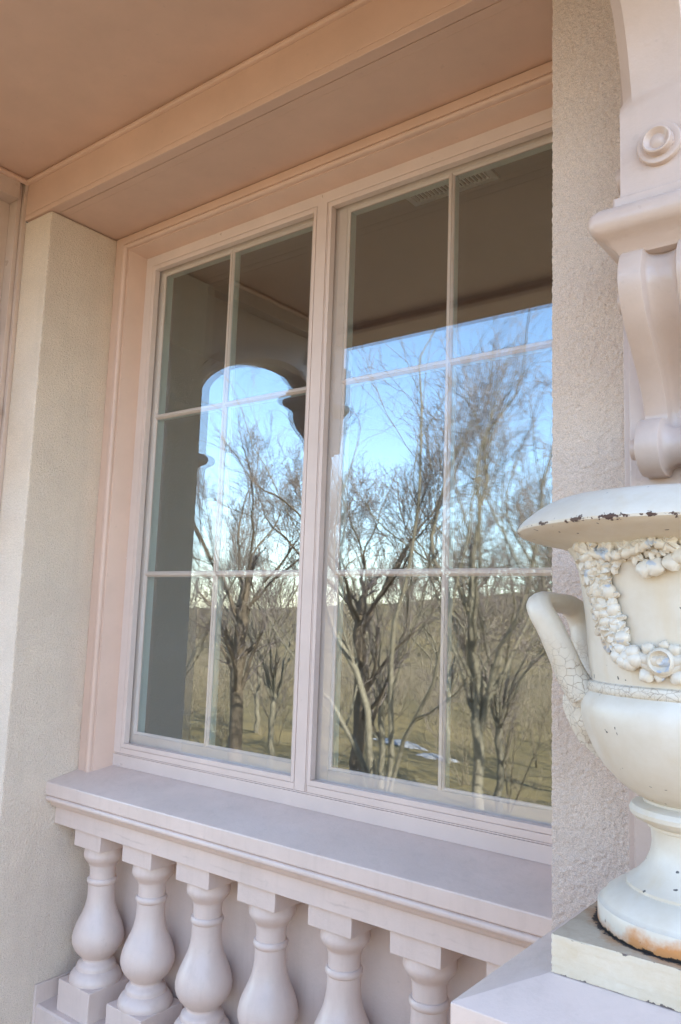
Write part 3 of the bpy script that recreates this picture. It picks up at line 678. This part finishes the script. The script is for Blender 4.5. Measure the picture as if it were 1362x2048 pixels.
# cracked ridge bead
MB().lathe([(.1330, .4655), (.1375, .4635), (.1392, .459), (.1388, .4545), (.1375, .451), (.134, .449)], 96, (UX, UY, 0)).obj('ridge', M['urn_crack'], urn, 40)
def handle(sg):
    fr = [(1.934, -.660, .440), (1.920, -.664, .462), (1.911, -.668, .482), (1.900, -.674, .511), (1.890, -.680, .536), (1.879, -.683, .556), (1.871, -.676, .570)]
    top = [(1.869, -.655, .5745), (1.872, -.62, .5735), (1.876, -.585, .572), (1.879, -.562, .566)]
    rr = [(1.886, -.548, .545), (1.893, -.552, .515), (1.902, -.558, .485), (1.915, -.566, .462), (1.934, -.572, .440)]
    pts = catmull(fr+top+rr, 4)
    def mp(p): return (p[0] if sg < 0 else 2*UX-p[0], p[1], p[2])
    n = len(pts); rad = [.0210-.004*math.sin(math.pi*i/(n-1)) for i in range(n)]
    MB().tube([mp(p) for p in pts], rad, 14, flat=(1.12, .85), side=(1, 0, .3)).obj('handle', M['urn_crack'], urn, 60)
    # leafy mount that joins the handle to the bowl
    m = MB()
    for (a0, z0, z1, wd) in ((-.0, .452, .350, .055), (-.035, .445, .372, .035), (.035, .445, .372, .035)):
        rows = []
        for i in range(9):
            f = i/8; z = z0+(z1-z0)*f; r0 = Rz(z) if z > .36 else float(np.interp(z, [.33, .36], [.100, .124]))
            w = wd*(1-.75*f**1.6)*(.85+.25*math.cos(f*9))
            row = []
            for k in range(9):
                q = (k-4)/4; th = math.pi+(a0+q*w)/.14
                bul = .031*(1-abs(q)**2.2)*(1-.35*f)+.004*math.cos(q*9)-.006
                row.append(mp((UX+(r0+bul)*math.cos(th), UY+(r0+bul)*math.sin(th), z)))
            rows.append(row)
        m.grid(rows)
    m.obj('leaf_mount', M['urn_crack'], urn, 60)
handle(-1); handle(1)
# garland on the front, mirrored about the front line
def frame_at(th, z, off=0):
    th = R(th); r = Rz(z)+off; n = Vector((math.cos(th), math.sin(th), 0)); tn = Vector((-math.sin(th), math.cos(th), 0))
    return Vector((UX+n.x*r, UY+n.y*r, z)), n, tn
def leaf_mesh(lob=5, seed=0):
    rs = random.Random(seed); n = 20; m = MB(); out = []
    for k in range(n):
        a = 2*math.pi*k/n; tip = k % 4 == 0
        rad = (1.0 if tip else .78 if k % 2 else .52)*(1+.15*rs.uniform(-1, 1))
        if k in (8, 9, 10, 11, 12): rad *= .75
        out.append((rad*math.cos(a)*1.1, rad*math.sin(a)*.80, tip))
    rows = [[(0, 0, .10)]*n, [(x*.35, y*.35, .34 if t else .14) for x, y, t in out], [(x*.75, y*.75, .26 if t else .08) for x, y, t in out], [(x, y, -.02 if t else .02) for x, y, t in out], [(x*.9, y*.9, -.3) for x, y, t in out]]
    return m.grid(rows, close_u=True).mesh('leaf')
def ball_mesh():
    return MB().lathe([(0, 1), (.38, .92), (.71, .71), (.92, .38), (1, 0), (.92, -.38), (.6, -.8)], 10).mesh('fruit')
def petal_mesh():
    rows = []
    for i in range(6):
        f = i/5; w = math.sin(math.pi*(.12+.80*f))*.5
        rows.append([(f, w*q, .32*math.sin(math.pi*f*.8)+.22*(1-q*q)) for q in (-1, -.6, -.2, .2, .6, 1)])
        rows[-1] = [rows[-1][0][:2]+(-.15,)]+rows[-1]+[rows[-1][-1][:2]+(-.15,)]
    return MB().grid(rows).mesh('petal')
LM = [leaf_mesh(5, s) for s in (1, 2, 3)]; FM = ball_mesh(); PM = petal_mesh()
for me in LM+[FM, PM]:
    me.materials.append(M['urn_garland']); me.polygons.foreach_set('use_smooth', [True]*len(me.polygons)); me.set_sharp_from_angle(angle=R(38))
def put(name, me, parent, th, z, size, rot=0, off=.0, tilt=0, stretch=1):
    p, n, tn = frame_at(th, z, off); u = Vector((0, 0, 1))
    ax = (tn*math.cos(R(rot))+u*math.sin(R(rot))).normalized(); ay = n.cross(ax)
    nn = (n*math.cos(R(tilt))+ay*math.sin(R(tilt))).normalized(); ay = nn.cross(ax)
    o = bpy.data.objects.new(name, me); col.objects.link(o); o.parent = parent
    w = wloc(parent)
    mw = Matrix(((ax.x*size*stretch, ay.x*size, nn.x*size, p.x-w.x), (ax.y*size*stretch, ay.y*size, nn.y*size, p.y-w.y), (ax.z*size*stretch, ay.z*size, nn.z*size, p.z-w.z), (0, 0, 0, 1)))
    o.matrix_local = mw; return o
def garland():
    rs = random.Random(5)
    for side in (1, -1):
        T = lambda th: th if side == 1 else -180-th
        stem = MB()
        # upper ivy rope
        up_path = catmull([(-131, .648), (-124, .638), (-114, .632), (-104, .6335), (-96, .640), (-90, .6475)], 6)
        P3 = [frame_at(T(a), z, .007+.002*math.sin(i*1.7))[0] for i, (a, z) in enumerate(up_path)]
        stem.tube(P3, [.0062+.0018*math.sin(i*2.1) for i in range(len(P3))], 8)
        # spine of the hanging drop and the lower rope
        dn = catmull([(-127, .640), (-124.5, .610), (-121, .575), (-118, .545), (-113.5, .520), (-106, .508), (-99, .5015), (-90.5, .4990)], 7)
        P3 = [frame_at(T(a), z, .004)[0] for a, z in dn]
        stem.tube(P3, [.013+.003*math.sin(i*1.3) if i < 26 else .0085 for i in range(len(P3))], 8)
        lo = catmull([(-100, .497), (-94, .489), (-89, .4835)], 6)
        stem.tube([frame_at(T(a), z, .005)[0] for a, z in lo], .0062, 8)
        st = stem.obj('garland', M['urn_garland'], urn, 60)
        # ivy leaves along the rope
        for a, z, s, r_ in ((-128, .650, .017, 40), (-122.5, .645, .016, 150), (-119, .636, .018, 20), (-113, .640, .017, 100), (-108.5, .630, .016, 200), (-104, .641, .017, 70), (-99, .633, .016, 250), (-95.5, .6475, .019, 30), (-92, .6375, .015, 270), (-117, .622, .015, 290), (-112, .6205, .014, 260)):
            put('leaf', LM[rs.randrange(3)], st, T(a), z, s, r_*side+rs.uniform(-15, 15), .004, rs.uniform(-25, 25))
        # fruit and leaves massed in the drop
        for i, (a, z) in enumerate(dn[3:29]):
            wdt = 7.2 if i < 18 else 5.0
            for q in (-1, -.45, .15, .75):
                aa = a+q*wdt+rs.uniform(-1.4, 1.4); zz = z+rs.uniform(-.006, .006)
                if rs.random() < .22 and abs(q) < .9:
                    put('fruit', FM, st, T(aa), zz, rs.uniform(.0062, .0100), rs.uniform(0, 180), .006+.006*(1-abs(q)), 0, rs.uniform(1, 1.35))
                elif rs.random() < .85:
                    put('leaf', LM[rs.randrange(3)], st, T(aa), zz, rs.uniform(.012, .0195), rs.uniform(0, 360), .005+.007*(1-abs(q)), rs.uniform(-35, 35))
        for a, z in ((-111, .513), (-107.5, .502), (-104, .509), (-103, .500), (-109, .497), (-113, .503), (-106, .495)):
            put('fruit', FM, st, T(a), z, rs.uniform(.009, .0115), 0, .007)
        if side == 1:
            MB().lathe([(.0, .009), (.004, .010), (.0075, .0055), (.0105, .0065), (.0135, .0115), (.0165, .0095), (.0175, .003), (.0175, -.006)], 24, (UX, UY-Rz(.5)-.003, .4995), '-Y').obj('rosette', M['urn_garland'], urn, 60)
            for k in range(6): put('petal', PM, st, -90+5.2*math.cos(R(60*k+20)), .4995+.0135*math.sin(R(60*k+20)), .013, 180+60*k+20 if False else 60*k+20, .002)
            for a, z, r_ in ((-84, .634, -75), (-88.5, .628, -110), (-81, .641, -60), (-94, .6265, -95)): put('petal', PM, st, a, z, .024, r_, .003)
        for a, z, r_, s in ((-85.8, .487, -35, .020), (-86.5, .509, 35, .017), (-94.5, .487, 215, .018), (-95.5, .51, 140, .013)):
            put('petal', PM, st, T(a), z, s, r_ if side == 1 else 180-r_, .002)
garland()

# ------------------------------------------------------------------ trees
def norm(a): return a/np.maximum(1e-9, np.linalg.norm(a, axis=-1, keepdims=True))
class Tree:
    """bare tree: levels of tapering tubes, all vectorised"""
    def __init__(s, seed): s.r = np.random.default_rng(seed); s.levels = []
    def paths(s, p0, d0, L, K, wob, grav):
        n = len(p0); P = np.empty((n, K, 3)); P[:, 0] = p0; d = norm(d0)
        for k in range(1, K):
            d = norm(d+s.r.normal(0, wob, (n, 3))+np.array([0, 0, grav]))
            P[:, k] = P[:, k-1]+d*(L/(K-1))[:, None]
        return P
    def children(s, P, rad, m, t0, ang, lf, rf, K, wob, grav, lmin=0.0):
        n, Kp, _ = P.shape
        t = s.r.uniform(t0, 1, (n, m))**.8; t[:, 0] = 1.0
        x = t*(Kp-1); i = np.minimum(x.astype(int), Kp-2); f = x-i; ar = np.arange(n)[:, None]
        p = P[ar, i]*(1-f[..., None])+P[ar, i+1]*f[..., None]; d = norm(P[ar, i+1]-P[ar, i])
        q = s.r.normal(size=(n, m, 3)); q = norm(q-d*(q*d).sum(-1, keepdims=True))
        a = np.abs(s.r.normal(ang, ang*.35, (n, m)))[..., None]; a[:, 0] *= .4
        dd = d*np.cos(a)+q*np.sin(a)
        Lp = np.linalg.norm(np.diff(P, axis=1), axis=-1).sum(1)
        L = Lp[:, None]*lf*(1.15-.55*t)*s.r.uniform(.6, 1.25, (n, m)); L = np.maximum(L, lmin)
        rp = rad[ar, i]*(1-f)+rad[ar, i+1]*f
        r0 = rp*rf*s.r.uniform(.75, 1.05, (n, m)); r0[:, 0] = rp[:, 0]
        C = s.paths(p.reshape(-1, 3), dd.reshape(-1, 3), L.ravel(), K, wob, grav)
        tp = np.linspace(1, .45, K)
        return C, r0.ravel()[:, None]*tp[None]
def tubes_mesh(name, sets):
    V, F, off = [], [], 0
    for P, rad, ns in sets:
        n, K, _ = P.shape
        T = np.empty_like(P); T[:, 1:-1] = P[:, 2:]-P[:, :-2]; T[:, 0] = P[:, 1]-P[:, 0]; T[:, -1] = P[:, -1]-P[:, -2]; T = norm(T)
        ref = np.where(np.abs(T[..., 2:3]) > .8, np.array([1., 0, 0]), np.array([0, 0, 1.]))
        U = norm(np.cross(T, ref)); Wv = np.cross(T, U)
        a = np.arange(ns)*2*math.pi/ns
        ring = P[:, :, None]+rad[:, :, None, None]*(U[:, :, None]*np.cos(a)[None, None, :, None]+Wv[:, :, None]*np.sin(a)[None, None, :, None])
        V.append(ring.reshape(-1, 3))
        b = (np.arange(n)*K*ns)[:, None, None]+(np.arange(K-1)*ns)[None, :, None]; k = np.arange(ns)[None, None, :]; k2 = (k+1) % ns
        F.append(np.stack([b+k, b+k2, b+ns+k2, b+ns+k], -1).reshape(-1, 4)+off); off += n*K*ns
    V = np.concatenate(V); F = np.concatenate(F)
    me = bpy.data.meshes.new(name); me.vertices.add(len(V)); me.vertices.foreach_set('co', V.astype(np.float32).ravel())
    me.loops.add(F.size); me.loops.foreach_set('vertex_index', F.ravel().astype(np.int32))
    me.polygons.add(len(F)); me.polygons.foreach_set('loop_start', (np.arange(len(F))*4).astype(np.int32))
    me.update(calc_edges=True); me.polygons.foreach_set('use_smooth', [True]*len(F)); return me
def resample(pts, K):
    P = np.array(pts, float); d = np.r_[0, np.cumsum(np.linalg.norm(np.diff(P, axis=0), axis=1))]; t = np.linspace(0, d[-1], K)
    return np.stack([np.interp(t, d, P[:, i]) for i in range(3)], -1)
def make_tree(seed, limbs, c1=9, c2=7, c3=5, c4=2, ang=.46):
    """limbs: list of (points, r0, r1); returns trunk mesh, crown mesh"""
    T = Tree(seed); K = 12
    L0 = np.stack([resample(catmull(p, 5), K) for p, _, _ in limbs]); r0 = np.stack([np.linspace(a, b, K) for _, a, b in limbs])
    L0[:, 1:-1] += T.r.normal(0, .03, L0[:, 1:-1].shape)
    L1, r1 = T.children(L0, r0, c1, .25, ang, .50, .42, 8, .12, .08, .7)
    L2, r2 = T.children(L1, r1, c2, .15, ang*1.05, .55, .45, 6, .16, .05, .35)
    L3, r3 = T.children(L2, r2, c3, .1, ang*1.1, .60, .6, 5, .18, .04, .22)
    r2 = np.maximum(r2, .0042); r3 = np.maximum(r3, .0032)
    sets = [(L2, r2, 4), (L3, r3, 3)]
    if c4:
        L4, r4 = T.children(L3, r3, c4, .1, ang*1.2, .6, .65, 3, .15, .03, .12); sets.append((L4, np.maximum(r4, .0026), 3))
    return tubes_mesh('trunk', [(L0, r0, 9), (L1, r1, 6)]), tubes_mesh('crown', sets)
def plant(name, me, loc, label, cat='tree', group=None, rz=0, sc=1.0, bk='bark'):
    t = thing(name, loc, label, cat, group); t.rotation_euler.z = rz; t.scale = (sc, sc, sc)
    for n_, m_, mt in (('trunk', me[0], M[bk]), ('crown', me[1], M['twig'])):
        o = bpy.data.objects.new(n_, m_); col.objects.link(o); o.parent = t
        if not m_.materials: m_.materials.append(mt)
        if n_ == 'crown': o['kind'] = 'stuff'
    return t
G = 'bare trees on the slope below the porch'
def gz(x, y): return float(hgt(np.array(x), np.array(y)))
# A: thick brown trunk that breaks into a vase of limbs (left sash)
def vase(seed, n, h0, rt0_, H, spread, r0):
    rs = random.Random(seed); out = [([(0, 0, -.2), (.03, .02, h0*.5), (0, 0, h0)], r0*1.15, r0*.9)]
    for i in range(n):
        a = 2*math.pi*i/n+rs.uniform(-.4, .4); s = spread*rs.uniform(.55, 1.1); h = H*rs.uniform(.78, 1.05)
        z0 = h0*rs.uniform(.86, 1.0)
        out.append(([(0, 0, z0-.15), (s*.22*math.cos(a), s*.22*math.sin(a), z0+(h-z0)*.25), (s*.62*math.cos(a), s*.62*math.sin(a), z0+(h-z0)*.62), (s*math.cos(a+.2), s*math.sin(a+.2), h)], rt0_*rs.uniform(.8, 1.1), .018))
    return out
tA = make_tree(21, vase(3, 7, 4.3, .042, 7.4, 2.3, .155), 8, 7, 6, 2)
plant('bare_tree', tA, (-11.6, -12.3, gz(-11.6, -12.3)), 'bare tree with thick brown trunk, mirrored in the left sash', group=G, bk='bark_dark')
# B: brown trunk with a pale crooked stem in front (left half of right sash)
lB = vase(8, 7, 4.2, .045, 7.6, 2.7, .135)
tB = make_tree(33, lB, 8, 6, 6, 2)
plant('bare_tree', tB, (-8.2, -12.6, gz(-8.2, -12.6)), 'bare tree with brown trunk, mirrored left of the muntin in the right sash', group=G, bk='bark_dark', rz=.6)
# C: tall pale double-stemmed tree at the right of the reflection
lC = [([(0, 0, -.3), (.05, 0, 1.6), (-.05, .05, 3.2), (-.1, .1, 4.4)], .13, .10),
      ([(-.1, .1, 4.2), (-.12, .1, 5.4), (.05, 0, 6.7), (.10, 0, 7.9), (.55, -.1, 8.7), (.80, -.1, 9.3)], .085, .02),
      ([(0, 0, 2.9), (-.45, .1, 4.3), (-.85, .2, 5.6), (-.80, .2, 6.7), (-.35, .2, 7.8), (-.05, .2, 8.5)], .075, .018),
      ([(0, 0, 1.9), (.35, .1, 3.3), (.95, .2, 4.6), (1.3, .2, 5.9), (1.45, .3, 7.3), (1.9, .3, 8.6)], .08, .018),
      ([(.0, 0, 2.4), (.5, -.5, 3.7), (.9, -.9, 5.2), (1.0, -1.2, 6.6), (1.3, -1.4, 7.8)], .06, .016),
      ([(0, 0, 2.2), (-.7, -.5, 3.4), (-1.4, -.8, 4.6), (-1.7, -1.0, 6.0), (-1.6, -1.1, 7.2)], .06, .016),
      ([(-.05, .1, 3.6), (.3, .7, 5.0), (.5, 1.1, 6.4), (.7, 1.2, 7.6)], .055, .016)]
lC = [([(x, y, z*.93) for x, y, z in p], a*.8, b*.8) for p, a, b in lC]
tC = make_tree(51, lC, 8, 6, 6, 2)
plant('bare_tree', tC, (-4.75, -11.6, gz(-4.75, -11.6)), 'tall bare tree with pale forked trunk, mirrored right of the muntin', group=G)
# D: low pale stems leaning across the foot of the view
lD = [([(0, 0, -.3), (-.35, 0, .7), (-1.1, 0, 1.5), (-2.1, -.1, 2.1), (-3.1, -.1, 2.9)], .085, .02),
      ([(0, 0, -.3), (-.25, .1, 1.0), (-.55, .1, 2.0), (-1.3, .1, 2.9), (-1.65, .1, 3.9), (-1.8, 0, 4.8), (-2.3, 0, 6.3)], .095, .02),
      ([(.05, 0, -.3), (.25, .1, 1.1), (.2, .2, 2.4), (.65, .3, 3.7), (.9, .3, 5.2), (.8, .3, 6.8)], .075, .018),
      ([(0, .1, -.3), (.5, .3, .9), (1.3, .5, 2.1), (1.9, .6, 3.5), (2.2, .6, 5.2)], .06, .016)]
lD = [([(x, y, z*1.25) for x, y, z in p], a*.85, b*.8) for p, a, b in lD]
tD = make_tree(64, lD, 6, 6, 4, 2)
plant('bare_tree', tD, (-6.35, -10.9, gz(-6.35, -10.9)), 'low bare tree with pale leaning stems across the right sash', group=G)
# E..: slimmer trees behind and beside, each a copy
slim = [make_tree(70+i, vase(40+i, 9, 2.0, .030, 5.6, 1.8, .07), 6, 6, 5, 2) for i in range(2)]
EX = [(-16.5, -14.5, 1.0, 'slim bare tree at the far left of the mirrored view'), (-14.2, -16.5, 1.15, 'slim bare tree just behind the thick brown trunk of the left sash'),
      (-10.4, -16.8, 1.2, 'slim bare tree between the two brown trunks, further down the slope'), (-7.0, -17.0, 1.25, 'slim bare tree behind the muntin of the right sash'),
      (-3.4, -14.6, 1.2, 'slim bare tree at the right edge of the mirrored view'), (-20, -22, 1.3, 'slim bare tree far down the slope at left'), (-12.5, -24, 1.3, 'slim bare tree standing beyond the old snow'), (-6.2, -22, 1.35, 'slim bare tree beyond the drive at right'),
      (-2.2, -11.5, 1.0, 'slim bare tree nearest the pier in the mirrored view'),
      (.9, -15.5, 1.1, 'slim bare tree on the slope straight out from the pier'), (4.2, -19, 1.25, 'slim bare tree on the slope to the right of the porch')]
for i, (x, y, s, lb) in enumerate(EX):
    plant('slim_tree', slim[i % 2], (x, y, gz(x, y)), lb, group='slim bare trees behind the large ones', rz=i*1.3, sc=s)
# far wood on the hill: one mass
def far_wood():
    rs = np.random.default_rng(5); V = []
    sets = {}
    N = 440; D = np.concatenate([rs.uniform(48, 112, 270), rs.uniform(108, 125, 170)]); ratio = rs.uniform(-1.5, .6, N); X = 2.4+ratio*(D+1.8); Y = -D-1.7
    Z = hgt(X, Y); H = rs.uniform(2.5, 5.0, N)*np.where(D > 107, 1.15, 1)
    T = Tree(9); p0 = np.stack([X, Y, Z-.2], -1); P = T.paths(p0, np.tile([0, 0, 1.], (N, 1)), H, 6, .06, .1); r = H[:, None]*.016*np.linspace(1, .25, 6)[None]
    C, rc = T.children(P, r, 12, .2, .55, .42, .5, 4, .14, .12); D2, rd = T.children(C, rc, 7, .2, .6, .5, .6, 3, .15, .08)
    D3, r3 = T.children(D2, rd, 3, .2, .6, .6, .7, 3, .15, .08)
    me = tubes_mesh('far_wood', [(P, r, 5), (C, np.maximum(rc, .018), 3), (D2, np.maximum(rd, .014), 3), (D3, np.maximum(r3, .012), 3)])
    o = link('far_wood', me, M['twig_far'], None, 0); tag(o, 'distant bare wood and scrub on the hillside beyond the lawn', 'wood', kind='stuff')
far_wood()
def thicket():
    rs = np.random.default_rng(8); N = 480; D = 15+33*rs.uniform(0, 1, N)**.8; ratio = rs.uniform(-1.4, .5, N); X = 2.4+ratio*(D+1.8); Y = -D-1.7
    Z = hgt(X, Y); H = rs.uniform(.9, 3.2, N)
    keep = ~((D > 19) & (D < 27) & (ratio < -.55) & (ratio > -.95)); X, Y, Z, H = X[keep], Y[keep], Z[keep], H[keep]; N = len(X)
    T = Tree(19); p0 = np.repeat(np.stack([X, Y, Z-.1], -1), 4, 0); H4 = np.repeat(H, 4)*rs.uniform(.6, 1.1, 4*N)
    d = np.stack([rs.normal(0, .35, 4*N), rs.normal(0, .35, 4*N), np.ones(4*N)], -1)
    P = T.paths(p0, d, H4, 6, .1, .04); r = H4[:, None]*.0075*np.linspace(1, .3, 6)[None]
    C, rc = T.children(P, r, 7, .2, .5, .5, .5, 4, .14, .1); D2, rd = T.children(C, rc, 4, .2, .6, .6, .6, 3, .15, .05)
    me = tubes_mesh('scrub_thicket', [(P, np.maximum(r, .006), 4), (C, np.maximum(rc, .005), 3), (D2, np.maximum(rd, .004), 3)])
    o = link('scrub_thicket', me, M['twig_far'], None, 0); tag(o, 'leafless scrub growing over the slope between the trees', 'scrub', kind='stuff')
thicket()
# scraps of old snow lying on the lawn
def snow(x, y, a, b, seed, label):
    rs = np.random.default_rng(seed); n = 40; th = np.linspace(0, 2*math.pi, n, endpoint=False)
    k = 1+.22*np.sin(3*th+seed)+.14*np.sin(7*th+2*seed)+.08*rs.standard_normal(n)
    m = MB(); rows = []
    for f, dz in ((0, .10), (.5, .09), (.85, .06), (1, .0)):
        row = []
        for i in range(n):
            X_ = x+a*f*k[i]*math.cos(th[i]); Y_ = y+b*f*k[i]*math.sin(th[i]); row.append((X_, Y_, gz(X_, Y_)+dz+.01))
        rows.append(row)
    o = m.grid(rows, close_u=True).obj('snow_patch', M['snow'], None, 60); tag(o, label, 'snow', 'scraps of old snow on the lawn')
snow(-15.6, -25.6, 1.0, .7, 1, 'long patch of old snow left of the muntin in the right sash')
snow(-13.2, -24.4, .7, .55, 2, 'small patch of old snow beside the muntin in the right sash')
